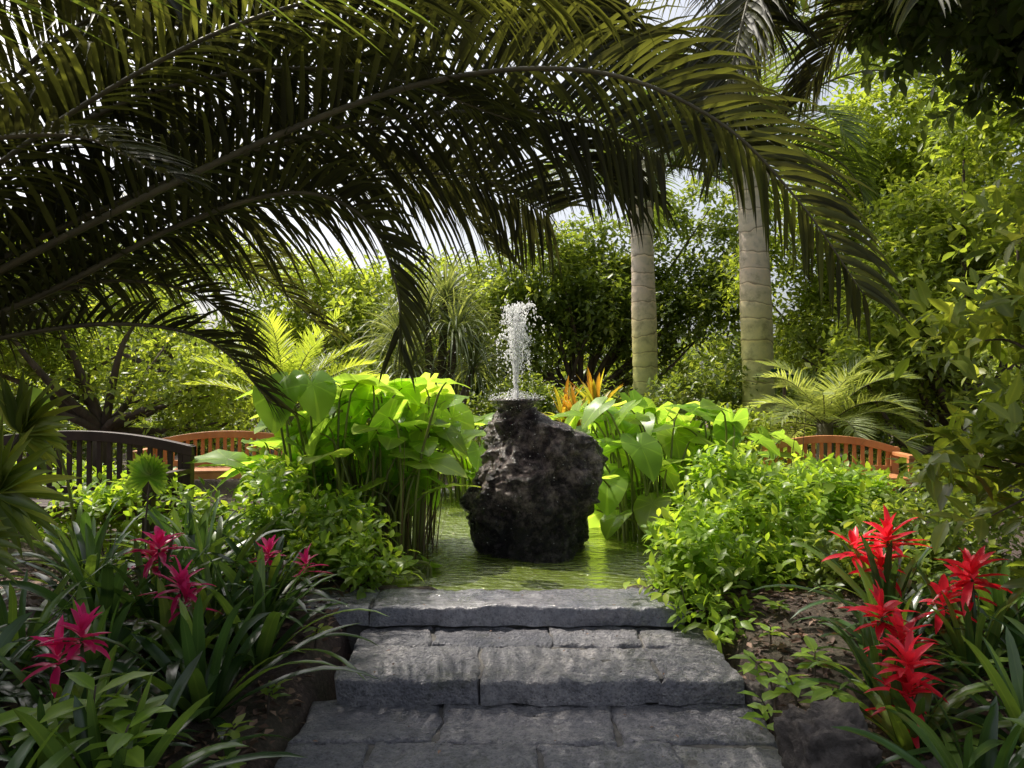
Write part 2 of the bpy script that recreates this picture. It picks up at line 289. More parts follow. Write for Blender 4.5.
# ------------------------------------------------------------ stone slabs
def slab(mb,x0,x1,y0,y1,z0,z1,rot=0,c=None,seed=0,wob=.03,mat=0):
    def ax(a,b): 
        n=max(3,int((b-a-.04)/.022)); return np.concatenate([[a,a,a+.004],np.linspace(a+.014,b-.014,n),[b-.004,b,b]])
    xs=ax(x0,x1);ys=ax(y0,y1); X,Y=np.meshgrid(xs,ys,indexing='ij'); nx,ny=X.shape
    I=np.minimum.outer(np.minimum(np.arange(nx),nx-1-np.arange(nx)),np.minimum(np.arange(ny),ny-1-np.arange(ny)))
    Z=np.choose(np.minimum(I,3),[z0,z1-.018,z1-.005,z1])
    V=np.stack([X,Y,Z],-1).reshape(-1,3).copy(); F=I.reshape(-1)
    for k in range(len(V)):
        q=Vector(V[k])+Vector((seed*3.1,seed*1.7,0))
        a1=noise.noise(q*2.2); a2=noise.noise(q*9); a3=noise.noise(q*24)
        if F[k]>0: V[k,2]+=.011*a1+.012*a2+.010*a3
        if F[k]<=3:
            V[k,0]+=wob*noise.noise(q*5+Vector((7,0,0)))+.012*noise.noise(q*20); V[k,1]+=wob*noise.noise(q*5+Vector((0,9,0)))+.012*noise.noise(q*20+Vector((3,3,3)))
        if F[k]==0: V[k,1]+=.03*noise.noise(q*8)
    if rot:
        cx,cy=c; x=V[:,0]-cx;y=V[:,1]-cy; V[:,0]=cx+x*math.cos(rot)-y*math.sin(rot); V[:,1]=cy+x*math.sin(rot)+y*math.cos(rot)
    ii=np.arange(nx-1)[:,None]*ny+np.arange(ny-1)[None]
    mb.add(V,np.stack([ii,ii+ny,ii+ny+1,ii+1],-1),None,mat,U())
steps=empty('stone_steps')
def row(mb,xs,y0,y1,z0,z1,gap=.012):
    for a,b in zip(xs[:-1],xs[1:]): slab(mb,a+gap/2,b-gap/2,y0+gap/2,y1-gap/2,z0,z1+U(-.004,.004),seed=U(0,50))
m=MB(); row(m,[-.79,-.14,.66,1.03],3.28,3.74,-.22,-.11,.01); row(m,[-.80,-.42,.2,.66,1.04],3.74,4.06,-.26,-.113,.01); m.build('middle_tread',[M_stone],parent=steps)
m=MB(); row(m,[-1.45,-.78,.93],4.02,4.42,-.10,.0,.01); m.build('top_tread',[M_wet],parent=steps)
m=MB()
def box(mb,x0,x1,y0,y1,z0,z1,mat=0):
    v=np.array([[x,y,z] for x in (x0,x1) for y in (y0,y1) for z in (z0,z1)],float)
    mb.add(v,[[0,1,3,2],[4,6,7,5],[0,4,5,1],[2,3,7,6],[0,2,6,4],[1,5,7,3]],None,mat)
box(m,-.76,1.0,3.34,4.1,-.4,-.128); box(m,-1.4,.9,4.08,4.4,-.4,-.02); m.build('mortar_core',[M_mortar],smooth=False,parent=steps)
path=empty('stone_path'); m=MB()
yy=3.34; r=0
cuts=[[-.88,-.30,.42,1.06],[-.88,-.55,.1,.62,1.07],[-.87,-.2,.5,1.07],[-.88,-.5,.05,.7,1.08]]
while yy>-3:
    h=U(.36,.42); row(m,cuts[r%4],yy-h,yy,-.33,-.225,.014); yy-=h; r+=1
m.build('paving_slabs',[M_stone],parent=path); m=MB(); box(m,-.85,1.03,-3,3.3,-.5,-.240); m.build('mortar_bed',[M_mortar],smooth=False,parent=path)
m=MB()
for k in range(30):
    t=k/30*2*math.pi
    if math.sin(t)<-.86: continue
    cx,cy=PX+math.cos(t)*(PR+.13),PY+math.sin(t)*(PR+.13); slab(m,cx-.16,cx+.16,cy-.235,cy+.235,-.15,.03,rot=t,c=(cx,cy),seed=k)
m.build('pond_edge',[M_stone])
# ------------------------------------------------------------ fountain
fo=empty('fountain'); m=MB()
zz=np.array([-.25,-.05,.1,.37,.6,.72,.85,.98,1.06]); xl=np.array([-.32,-.35,-.34,-.31,-.25,-.22,-.2,-.18,-.13]); xr=np.array([.5,.54,.58,.66,.65,.60,.50,.34,.22])
nz_,na=150,220; zs=np.linspace(-.25,1.06,nz_); V=[]
for z in zs:
    a_,b_=np.interp(z,zz,xl),np.interp(z,zz,xr); cx=(a_+b_)/2; rx=(b_-a_)/2; ry=rx*.85
    for k in range(na):
        t=k/na*2*math.pi; c,s=math.cos(t),math.sin(t); e=.8
        x=cx+rx*abs(c)**e*np.sign(c); y=5.62+ry*abs(s)**e*np.sign(s)
        q=Vector((x,y,z)); d=.08*noise.noise(q*2.3)
        qq=q+Vector((noise.noise(q*3),noise.noise(q*3+Vector((5,0,0))),noise.noise(q*3+Vector((0,5,0)))))*.15
        vd,_=noise.voronoi(qq*2.6); d+=.17*(.42-vd[0])
        vd,_=noise.voronoi(qq*6); d+=.11*(.4-vd[0])
        vd,_=noise.voronoi(qq*15); d+=.04*(.4-vd[0])+.03*noise.noise(q*12)+.02*noise.noise(q*30)
        V.append((x+c*d,y+s*d,z+.05*noise.noise(q*5+Vector((9,0,0)))))
i=np.arange(nz_-1)[:,None]*na; j=np.arange(na)[None]; j2=(j+1)%na
q=np.stack([i+j,i+j2,i+na+j2,i+na+j],-1); V.append((.05,5.62,1.05)); m.add(V,q,[[(nz_-1)*na+k,(nz_-1)*na+(k+1)%na,nz_*na] for k in range(na)])
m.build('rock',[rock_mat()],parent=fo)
FX,FY=.03,5.55
m=MB(); pr=[(.06,1.0),(.10,1.05),(.15,1.09),(.185,1.115),(.18,1.13),(.15,1.11),(.05,1.10),(.001,1.10)]; na=28; V=[]
for r_,z_ in pr:
    for k in range(na):
        t=k/na*2*math.pi; V.append((FX+r_*math.cos(t)*(1+.06*math.sin(3*t)),FY+r_*math.sin(t),z_))
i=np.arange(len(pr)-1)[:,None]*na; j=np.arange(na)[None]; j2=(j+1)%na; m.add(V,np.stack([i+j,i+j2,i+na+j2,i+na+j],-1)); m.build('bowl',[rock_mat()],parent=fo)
OCT=(np.array([[1,0,0],[-1,0,0],[0,1,0],[0,-1,0],[0,0,1.6],[0,0,-1.6]])*.5,None,np.array([[0,2,4],[2,1,4],[1,3,4],[3,0,4],[2,0,5],[1,2,5],[3,1,5],[0,3,5]]))
m=MB()
for k in range(95):
    h=.74*U(.3,1)**.6; az=U(0,6.28); sp=abs(rng.normal(0,.085))+.01; q=34; ph=U(0,.5); f=np.clip(np.linspace(ph,ph+U(.2,.5),q)+rng.normal(0,.01,q),.03,1); f=f[rng.random(q)<.8]; q=len(f)
    z=h*(1-(2*f-1)**2); rr=sp*np.minimum(1.25,f*2)
    wob=.006+.018*(z/.7)
    P=np.stack([FX+rr*np.cos(az)+rng.normal(0,1,q)*wob*.5,FY+rr*np.sin(az)+rng.normal(0,1,q)*wob*.5,1.12+z],1); place(m,OCT,P,sph(q)*.3+[[1,0,0]],np.tile([0,0,1.],(q,1)),U(.004,.013,q))
for k in range(16):
    c=np.array([FX+rng.normal(0,.05),FY+rng.normal(0,.05),1.12+U(.25,.72)]); q=26; P=c+rng.normal(0,1,(q,3))*[.014,.014,.03]; place(m,OCT,P,sph(q),sph(q),U(.004,.015,q))
n=500; az=U(0,6.28,n); rr=U(.02,.22,n); P=np.stack([FX+rr*np.cos(az),FY+rr*np.sin(az),1.12+U(0,.09,n)*(1-rr*3)],1); place(m,OCT,P,sph(n),sph(n),U(.004,.010,n))
n=800; az=U(0,6.28,n); rr=np.abs(rng.normal(0,.25,n))+.08; P=np.stack([FX+rr*np.cos(az),FY+rr*np.sin(az),U(.1,1.5,n)],1); place(m,OCT,P,sph(n),sph(n),U(.003,.007,n))
for k in range(5):
    t=np.linspace(0,1,24); tube(m,np.stack([FX+.012*np.sin(t*9+k*2)+(k-2)*.009*t,FY+.010*np.cos(t*8+k),1.1+t*U(.25,.6)],1),.0065*(1-.6*t)+.004*np.sin(t*40+k)**2,6)
m.build('water_jet',[spray_mat()],parent=fo)
# ------------------------------------------------------------ aquatic taro
def taro(name,x0,x1,y0,y1,n,h0,h1,s0,s1,extra=0,z0=-.3,mat=None,fixed=None):
    m=MB(); 
    for k in range(n):
        x=U(x0,x1);y=U(y0,y1); h=U(h0,h1); az=U(0,6.28); ln=U(.08,.3); bx,by=x*.8+(x0+x1)*.1,y
        top=np.array([x+ln*math.cos(az),y+ln*math.sin(az),h]); c=spline([(bx,by,z0),((bx*2+x)/3,by,h*.45),((x+top[0])/2,(y+top[1])/2,h*.9),top],8)
        tube(m,c,np.linspace(.013,.005,8),6,1,U())
        e=U(-1.1,.45); d=np.array([math.cos(az)*math.cos(e),math.sin(az)*math.cos(e),math.sin(e)]); N=np.array([-math.cos(az)*math.sin(e),-math.sin(az)*math.sin(e),math.cos(e)])+rng.normal(0,.22,3)
        if fixed: d,N=np.array(fixed[0])+rng.normal(0,.2,3),np.array(fixed[1])+rng.normal(0,.1,3)
        place(m,TARO,top[None],d[None],N[None],U(s0,s1),0,np.array([U()]))
    if extra:
        P=np.stack([x0+.35*(x1-x0)+U(0,.6,extra)*(x1-x0),U(y0,y1,extra),np.full(extra,z0)],1); D=np.stack([rng.normal(0,.2,extra),rng.normal(0,.16,extra),np.ones(extra)],1)
        strips(m,P,D,U(.7,1.35,extra),U(.008,.014,extra),.15,6,.2,prof_leaflet,None,2)
    m.build(name,[mat or M_taro,M_stem,M_dstem])
taro('elephant_ear_plant',-1.65,-.55,5.2,6.3,135,.38,1.26,.2,.34,170)
taro('elephant_ear_plant',.74,1.9,5.9,7.6,160,.12,1.08,.2,.33,30)
taro('elephant_ear_plant',-2.05,-1.45,5.3,6.6,40,.3,.9,.2,.32,20)
taro('elephant_ear_plant',-1.2,.9,7.8,8.9,70,.25,.95,.22,.36,20)
taro('elephant_ear_plant',1.8,2.5,6.2,7.4,45,.25,.82,.2,.3,10,z0=-.1)
taro('elephant_ear_plant',-2.75,-2.7,4.6,4.65,1,1.06,1.1,.26,.28,0,z0=0,fixed=((.3,-.5,-.9),(0,-1,.9)))
taro('elephant_ear_plant',-.62,-.5,4.75,4.9,4,.0,.14,.12,.18,0,z0=-.1)
# ------------------------------------------------------------ small-leaf shrubs
def shrub(name,blobs,n,ls,mat=M_shrub,slen=.16,ml=7,k=9,tm=LEAF_HI,zmin=0,inner=.35,stems=26):
    m=MB(); cl=clump(blobs,k,(.2,.42)); cloud(m,cl,n,slen,ml,ls,0,tm,.6,inner,zmin)
    for s in range(stems):
        b=blobs[s%len(blobs)]; u=sph(1)[0]; e=np.array(b[:3])+np.array(b[3:6])*u*.8; r0=np.array([b[0]+U(-.2,.2)*b[3],b[1]+U(-.2,.2)*b[4],zmin-.1])
        tube(m,spline([r0,(r0+e)/2+rng.normal(0,.04,3),e],7),np.linspace(.009,.003,7),5,1,U())
    return m.build(name,[mat,M_bark])
shrub('leafy_shrub',[(-1.25,4.75,.12,.4,.35,.28),(-1.75,5.0,.22,.45,.4,.34),(-.95,4.5,.06,.22,.22,.2)],480,.09,k=13,zmin=.0)
shrub('leafy_shrub',[(1.3,4.5,.12,.42,.4,.34),(1.8,5.0,.2,.55,.5,.4),(2.35,5.4,.2,.5,.5,.34),(1.02,4.15,-.03,.24,.3,.22)],1200,.09,k=13,zmin=-.12)
shrub('leafy_shrub',[(2.2,4.2,.1,.45,.4,.34),(2.8,4.6,.15,.5,.5,.38)],550,.085,M_tree,k=12,zmin=0)
shrub('leafy_shrub',[(-2.5,4.9,.2,.5,.5,.3),(-3.3,5.9,.2,.6,.5,.26),(-4.2,6,.3,.7,.6,.35)],800,.09,k=12,zmin=0)
shrub('leafy_shrub',[(2.4,8.3,.45,.7,.6,.5),(4.6,9.4,.5,.9,.6,.6),(1.7,9.4,.5,.7,.6,.5)],1100,.09,M_treel,k=12,zmin=0)
# ------------------------------------------------------------ bromeliads and strap leaves
def bromeliad(x,y,zf,L,n,fs,bm,tiers=1,w=1.0):
    z=float(gz(x,y)); m=MB(); k=np.arange(n); az=k*2.4+U(0,6); e=np.radians(np.linspace(84,26,n)+rng.normal(0,6,n))
    P=np.stack([x+.03*np.cos(az),y+.03*np.sin(az),np.full(n,z)],1); D=np.stack([np.cos(az)*np.cos(e),np.sin(az)*np.cos(e),np.sin(e)],1)
    strips(m,P,D,L*np.linspace(.7,1,n)*U(.8,1.15,n),U(.036,.06,n)*w,U(.8,2.0,n),9,.14,prof_strap,None,0,None,.03)
    if fs:
        tube(m,[(x,y,z),(x+.01,y,(z+zf)/2),(x,y,zf-.02)],[.012,.01,.006],6,0,.5)
        for tr in range(tiers):
            q=22 if tr==0 else 13; ox,oy=(0,0) if tr==0 else rng.normal(0,.06,2); zt=zf-(0 if tr==0 else tr*.07)
            az=np.arange(q)*2.4+U(0,6); f=np.linspace(0,1,q); e=np.radians(-15+85*f+rng.normal(0,12,q))
            P=np.stack([np.full(q,x+ox),np.full(q,y+oy),zt-.05+f*.06],1); D=np.stack([np.cos(az)*np.cos(e),np.sin(az)*np.cos(e),np.sin(e)],1)
            strips(m,P,D,fs*(.68-.25*f)*U(.55,1.2,q),fs*.12,U(.2,1.0,q),6,.25,prof_lance,None,1,np.clip(f+rng.normal(0,.25,q),0,1),.05)
    m.build('bromeliad',[M_strap,bm])
for a in [(-1.71,3.6,.42,.62,26,.27,M_pink),(-1.47,3.3,.31,.54,24,.24,M_pink),(-1.56,2.7,.28,.52,24,.25,M_pink),(-1.31,4.0,.30,.54,24,.22,M_pink)]: bromeliad(*a,tiers=2)
for a in [(1.87,3.7,.44,.6,26,.32,M_red),(1.98,3.2,.38,.56,26,.30,M_red),(1.54,3.1,.24,.5,26,.28,M_red),(1.49,2.8,.13,.45,24,.26,M_red)]: bromeliad(*a,tiers=3)
for (x,y) in [(-2.1,3.2),(-1.95,2.7),(-1.22,3.0),(-1.15,3.45),(-2.2,3.9),(-1.75,4.2),(-1.45,2.35),(-1.75,2.2),(-1.2,2.3),(-1.95,2.0),(-2.6,3.4),(-1.25,3.75),(-2.3,2.9),(-1.7,3.05),(-2.5,4.3),(-1.6,3.9),(-1.9,3.45),(-1.45,1.95),(-2.3,2.35),(-1.95,4.5),(-1.45,3.6)]:
    bromeliad(x+U(-.05,.05),y,0,U(.5,.72),int(U(20,28)),0,M_red,w=U(.9,1.3))
for (x,y) in [(1.45,2.35),(1.8,2.6),(2.2,2.8),(2.3,3.5),(1.75,2.1),(2.1,2.2),(1.7,3.35),(2.2,3.2),(2.5,3.0)]:
    bromeliad(x+U(-.05,.05),y,0,U(.42,.6),int(U(20,28)),0,M_red)
def sprigs(name,pts,ls,mat,n=9):
    m=MB()
    for (x,y,z,d) in pts:
        g0=float(gz(x,y)); tube(m,spline([(x,y,g0-.02),(x+d[0]*.3,y+d[1]*.3,(g0+z)/2+.03),(x+d[0],y+d[1],z)],8),np.linspace(.006,.003,8),5,1)
        az=np.arange(n)*2.4+U(0,6); P=np.stack([x+d[0]*(.6+.4*np.arange(n)/n),y+d[1]*(.6+.4*np.arange(n)/n),g0+(z-g0)*(.6+.4*np.arange(n)/n)],1)
        D=np.stack([np.cos(az),np.sin(az),U(-.1,.5,n)],1); place(m,LEAF_HI,P,D,np.array([[0,0,1.]])+rng.normal(0,.2,(n,3)),ls*U(.7,1.1,n),0)
    m.build(name,[mat,M_bark])
sprigs('seedling_plant',[(-1.36,2.4,.20,(.02,0)),(-1.24,2.3,.12,(.06,0)),(-1.44,2.35,.16,(-.04,0)),(-1.3,2.45,.14,(.08,.0))],.17,M_light,10)
sprigs('seedling_plant',[(1.06,2.95,-.02,(-.1,-.05)),(1.15,3.0,.03,(-.05,0)),(1.12,3.15,.02,(-.1,.05)),(1.2,2.9,.0,(.05,0)),(1.3,3.2,.05,(0,0))],.12,M_light,9)
sprigs('seedling_plant',[(-1.0,3.05,-.05,(.03,0)),(-.98,2.5,-.08,(.02,0)),(-1.05,2.7,-.05,(.05,0)),(-.95,3.6,.02,(.02,0)),(1.25,3.6,.02,(0,0)),(1.4,3.9,.05,(0,0))],.08,M_shrub,9)
m=MB(); n=14000; x=U(-3.2,3.2,n); y=U(1.2,5,n); keep=((np.abs(x-.1)>.96)|(rng.random(n)<.02))&((np.hypot(x-PX,y-PY)>PR+.02)); x=x[keep];y=y[keep]; on=(np.abs(x-.1)<.96)
z=gz(x,y)+.012; z=np.where(on&(y<3.28),-.212,np.where(on&(y<4.02),-.097,np.where(on,.012,z)))
d=sph(len(x)); d[:,2]*=.25; nn=np.array([[0,0,1.]])+rng.normal(0,.35,(len(x),3)); nn[on]=[0,0,1]; d[on,2]=0; place(m,LEAF_LO,np.stack([x,y,z],1),d,nn,np.where(on,U(.01,.03,len(x)),U(.025,.075,len(x)))); m.build('leaf_litter',[M_dead])
# boulders
M_bould=solid('boulder_stone',[(.3,(.06,.052,.048)),(.55,(.17,.145,.13)),(.8,(.35,.3,.26))],9,.8,1,25,bdist=.05)
def boulder(x,y,z,rx,ry,rz,seed):
    m=MB(); a=90;b=50;V=[]
    for i in range(b+1):
        p=math.pi*i/b
        for j in range(a):
            t=2*math.pi*j/a; u=Vector((math.sin(p)*math.cos(t),math.sin(p)*math.sin(t),math.cos(p))); q=u*1.3+Vector((seed,0,0)); vd,_=noise.voronoi(q*1.6); d=1+.25*noise.noise(q)+.4*(.45-vd[0])+.12*noise.noise(q*4)+.07*noise.noise(q*10)
            s=[math.copysign(abs(c)**.7,c) for c in u]; V.append((x+rx*s[0]*d,y+ry*s[1]*d,z+rz*s[2]*d))
    i=np.arange(b)[:,None]*a; j=np.arange(a)[None]; j2=(j+1)%a; m.add(V,np.stack([i+j,i+a+j,i+a+j2,i+j2],-1)); m.build('boulder',[M_bould])
boulder(1.15,2.7,-.17,.17,.14,.17,3); boulder(1.42,2.5,-.2,.1,.12,.09,8); boulder(1.1,3.3,-.2,.07,.1,.07,12)
# ------------------------------------------------------------ benches
def bench(x,y,rot,W,mat,h=.82):
    m=MB(); n=int(W/.075); hw=W/2; arch=lambda u:h-.10*(u/hw)**2
    for s in (-1,1):
        box(m,s*hw-.03,s*hw+.03,.0,.06,0,h-.1); box(m,s*hw-.03,s*hw+.03,-.5,-.44,0,.6); box(m,s*hw-.035,s*hw+.035,-.53,.0,.602,.635); box(m,s*hw-.02,s*hw+.02,-.44,0,.36,.42)
    us=np.linspace(-hw-.04,hw+.04,25)
    for a,b in zip(us[:-1],us[1:]):
        za,zb=arch(a),arch(b); v=[[a,-.005,za],[a,.065,za],[a,-.005,za-.07],[a,.065,za-.07],[b,-.005,zb],[b,.065,zb],[b,-.005,zb-.07],[b,.065,zb-.07]]
        m.add(v,[[0,4,5,1],[2,3,7,6],[0,2,6,4],[1,5,7,3]])
    box(m,-hw+.032,hw-.032,.012,.05,.44,.5); box(m,-hw+.032,hw-.032,-.485,-.455,.35,.41)
    for k in range(n):
        u=-hw+.06+(W-.12)*k/(n-1); box(m,u-.018,u+.018,.022,.04,.5,arch(u)-.068)
    for k in range(6): box(m,-hw+.032,hw-.032,-.49+k*.082,-.43+k*.082,.412,.434)
    o=m.build('garden_bench',[mat],smooth=False,bevel=.004); o.location=(x,y,0); o.rotation_euler=(0,0,rot)
bench(3.05,7.1,math.radians(-12),1.15,M_wood,.78); bench(-2.95,7.7,math.radians(12),1.5,M_wood,.80); bench(-3.15,5.3,math.radians(-4),1.7,M_shwood,.9)
m=MB(); box(m,3.86,3.9,10.52,10.55,0,1.5); box(m,3.68,4.06,10.49,10.515,1.43,1.56,1); box(m,3.74,4.0,10.483,10.487,1.48,1.505,2)
m.build('garden_sign',[M_fence,solid('sign_green',[(.3,(.01,.06,.03)),(.7,(.015,.08,.04))],rough=.4,bump=0),solid('sign_lettering',[(.3,(.6,.6,.55)),(.7,(.7,.7,.65))],bump=0)],smooth=False)
# ------------------------------------------------------------ palms with trunks
M_trunk=trunk_mat()
def palm(x,y,h,r,lean):
    m=MB(); zz=np.linspace(-.1,h,120); rad=r*(1.1-.22*zz/h)+.006*(np.abs(((zz*4.2)%1)-.5)<.12)+.006*np.sin(zz*3.1); rad=np.where(zz>h-.9,rad*(1+.28*np.sin(np.clip((zz-h+.9)/.9,0,1)*np.pi)),rad)
    tube(m,np.stack([x+lean*(zz/h)**1.5,np.full(120,y),zz],1),rad,20,2)
    crown(m,(x+lean,y,h-.05),14,2.4,(78,-5),1.5,.75,.045,46,1.0,.03)
    m.build('palm_tree',[M_pcrown,M_rach,M_trunk])
palm(3.68,11,5.0,.225,-.12); palm(2.36,13,5.3,.215,-.1)
# ------------------------------------------------------------ exotic mid plants
m=MB(); crown(m,(-2.75,9,.9),18,1.4,(85,35),.8,.32,.028,34,.3,.012); tube(m,[(-2.75,9,-.1),(-2.75,9,.95)],[.12,.1],10,1); m.build('cycad',[M_cyc,M_rach])
m=MB(); crown(m,(3.55,8.4,.8),20,1.0,(80,5),1.3,.35,.018,40,.5,.01); tube(m,[(3.55,8.4,-.1),(3.55,8.4,.85)],[.1,.09],10,1); m.build('silver_palm',[M_silver,M_rach])
m=MB()
for (x,y,z) in [(-1.3,11.2,2.3),(-.85,11,2.1),(-1.7,11.4,2.0),(-1.05,11.6,2.7),(-.6,11.3,1.6),(-1.5,10.8,1.5)]:
    n=150; az=U(0,6.28,n); e=U(-.3,1.4,n); D=np.stack([np.cos(az)*np.cos(e),np.sin(az)*np.cos(e),np.sin(e)],1); strips(m,np.tile([x,y,z],(n,1)),D,U(.8,1.2,n),.032,U(1.6,2.8,n),8,.1,prof_leaflet)
    tube(m,spline([(-1.1,11.2,-.1),((x-1.1)/2,11.2,z*.5),(x,y,z)],8),np.linspace(.1,.05,8),8,1)
m.build('dracaena_tree',[M_pony,M_bark])
m=MB()
for (x,y,z) in [(.75,8.4,.8),(.98,8.6,.95),(.6,8.7,.85)]:
    n=26; az=U(0,6.28,n); e=U(.4,1.45,n); D=np.stack([np.cos(az)*np.cos(e),np.sin(az)*np.cos(e),np.sin(e)],1); strips(m,np.tile([x,y,z],(n,1)),D,U(.4,.6,n),.05,.7,6,.15); tube(m,[(x,y,-.1),(x,y,z+.03)],[.02,.015],6,1)
m.build('cordyline',[M_cord,M_bark])
# ------------------------------------------------------------ trees
def tree(name,base,blobs,n,ls,mat,k=12,ml=6,slen=.35,tr=.16,inner=.2,tm=LEAF_LO):
    m=MB(); cl=clump(blobs,k,(.2,.4)); cloud(m,cl,n,slen,ml,ls,0,tm,.3,inner)
    b=np.array([base[0],base[1],-.1]); fork=np.array([base[0]+U(-.2,.2),base[1],max(.6,(min(q[2]-q[5] for q in blobs)))+.1])
    tube(m,spline([b,(b+fork)/2+rng.normal(0,.06,3),fork],8),np.linspace(tr,tr*.75,8),10,1)
    for q in cl[::2]:
        e=np.array(q[:3]); md=(fork+e)/2+rng.normal(0,.18,3); tube(m,spline([fork,md,e],8),np.linspace(tr*.45,.012,8),6,1)
    return m.build(name,[mat,M_bark])
tree('broadleaf_tree',(1.3,15.5),[(1.2,15.5,3.4,1.8,1.2,1.6),(2.6,15.8,3.0,1.7,1.2,1.8),(.2,15.3,2.2,1.3,1,1.3),(3.9,15.6,3.9,1.4,1.2,1.7)],4200,.18,M_tree,17)
tree('broadleaf_tree',(6.6,12.6),[(5.6,12.9,4.2,1.4,1.2,1.5),(7,12.5,3.4,1.6,1.4,1.9),(6.9,12.5,5.6,1.6,1.4,1.6),(4.8,13.2,2.4,1.1,.9,1.3)],4600,.16,M_treel,15)
tree('broadleaf_tree',(5.6,9.3),[(5.3,9.4,2.3,1.0,.9,1.2),(6.2,9.4,3.4,1.2,.9,1.4),(4.7,9.2,1.2,.8,.7,.7)],3600,.13,M_treel,14)
tree('broadleaf_tree',(-7,17),[(-7,17,2.9,2.2,1.4,1.6),(-9.8,17,3.2,2.2,1.4,1.8),(-4.4,16.5,2.6,1.9,1.2,1.4)],2500,.2,M_treel,14)
tree('broadleaf_tree',(-3,15),[(-3.2,15,2.2,1.6,1,1.4),(-1.2,15.5,2.6,1.6,1,1.4)],1900,.17,M_treel,14)
tree('broadleaf_tree',(-5.6,10),[(-5.6,10,1.7,1.3,1,1.0),(-6.8,9.5,2.2,1.2,1,1.2),(-4.3,10,1.1,1,.8,.7)],2300,.13,M_treel,13)
m=MB(); bl=[(U(-30,30),U(24,30),U(1,2.6),U(2.5,4),2,U(1.6,2.6)) for _ in range(30)]; cloud(m,clump(bl,10),7000,.6,5,.5,0,LEAF_LO,.3,.1)
bl=[(U(-24,24),U(17.5,19),U(.2,1.4),U(1.5,2.5),1,U(1,1.6)) for _ in range(26)]; cloud(m,clump(bl,9),5500,.5,5,.3,0,LEAF_LO,.3,.1,0); m.build('distant_trees',[M_tree])
m=MB(); bl=[(x,11.9+U(-.4,.4),U(.3,.8),.9,.6,U(.5,1.0)) for x in np.arange(-8,9,.8)]; cloud(m,clump(bl,8),5500,.25,6,.14,0,LEAF_LO,.4,.2,0); m.build('hedge',[M_tree])
def branchy(name,base,limbs,blobs,n,ls,mat,k=6,slen=.22,ml=8,tr=.05,tm=LEAF_HI,inner=.5):
    m=MB(); cl=clump(blobs,k,(.35,.6)); cloud(m,cl,n,slen,ml,ls,0,tm,.15,inner)
    for l in limbs:
        c=spline([base]+l,14); tube(m,c,np.linspace(tr,tr*.15,14),7,1)
    for q in cl:
        e=np.array(q[:3]); c=min((np.array(p) for l in limbs for p in l),key=lambda p:np.linalg.norm(p-e)); tube(m,spline([c,(c+e)/2+rng.normal(0,.04,3),e],6),np.linspace(tr*.2,.003,6),5,1)
    return m.build(name,[mat,M_bark])
branchy('overhanging_shrub',(2.9,3.3,-.1),[[(2.7,3.3,.8),(2.3,3.2,1.3)],[(2.8,3.4,1.2),(2.6,3.3,1.8)],[(2.6,3.2,.6),(2.2,3.0,.9)]],
  [(2.35,3.3,1.4,.38,.35,.3),(2.25,3.2,.95,.42,.35,.35),(2.55,3.3,1.75,.35,.35,.22),(2.6,3.2,.5,.35,.3,.4),(2.1,2.9,.7,.25,.25,.22)],270,.14,M_fg)
branchy('overhanging_shrub',(3.7,5.2,-.1),[[(3.6,5.2,1.5),(3.5,5.1,2.2)],[(3.7,5.2,1),(3.5,5,1.3)]],[(3.7,5.2,1.4,.5,.5,.5),(3.9,5.2,2.2,.5,.5,.5)],320,.12,M_treel)
branchy('unseen_shade_tree',(4.8,5.6,-.1),[[(4.6,5.6,3),(3.4,5.2,4.2),(2.4,5,4.4)],[(4.7,5.7,3),(4,5.5,4.2)]],
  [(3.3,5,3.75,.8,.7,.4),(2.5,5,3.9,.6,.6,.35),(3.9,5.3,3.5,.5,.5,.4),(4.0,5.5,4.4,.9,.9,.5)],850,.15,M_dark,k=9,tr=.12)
branchy('unseen_shade_tree',(-6,5.4,-.1),[[(-5.8,5.4,3),(-5.2,5.3,4.9),(-4,5,5.1)],[(-5.9,5.3,3),(-5.6,4.6,4.8)]],
  [(-5.2,5.5,5.1,.9,.7,.35),(-4.2,5.1,5.0,.8,.6,.3),(-5.4,4.6,4.8,.8,.6,.3)],300,.15,M_dark,k=8,tr=.13)  # unseen tree, added out of frame to shade the foreground
# ------------------------------------------------------------ overhead feather palms
pm=MB(); C1=(-2.95,3.0,1.15)
F=lambda pts,nl=70,L=.62,W=.03,dr=1.2,roll=(0,0),**k: frond(pm,pts,int(nl*1.2),L,W*.84,dr,roll,**k)
F([C1,(-2.08,3.0,1.65),(-.94,3.0,2.21),(-.25,3.0,2.44),(.36,3.0,2.46),(.84,3.0,2.26),(1.17,3.0,1.93),(1.43,3.0,1.55)],84,.52,.032,1.5,(5,55),rr=.018)
F([C1,(-2.1,3.2,1.55),(-1.5,3.3,1.9),(-1.0,3.3,2.05),(-.68,3.3,1.95),(-.52,3.3,1.65),(-.5,3.3,1.35)],85,.46,.026,1.2,(0,35))
F([C1,(-2.2,3.5,2.0),(-1.1,3.7,2.75),(0,3.8,3.0),(.8,3.8,2.8),(1.3,3.8,2.35)],100,.75,.034,2.2,(0,20),rr=.02)
F([C1,(-2.1,2.8,1.9),(-1.1,2.6,2.4),(-.3,2.5,2.55),(.3,2.5,2.5)],100,.6,.03,2.0,(0,10),rr=.014)
F([C1,(-2.3,3.1,1.35),(-1.75,3.2,1.45),(-1.35,3.3,1.38),(-1.1,3.4,1.1)],60,.36,.022,.9,(0,20))
F([C1,(-2.4,3.4,1.5),(-2.0,3.6,1.7),(-1.6,3.8,1.65),(-1.35,3.9,1.35)],70,.42,.024,1.2,(0,20))
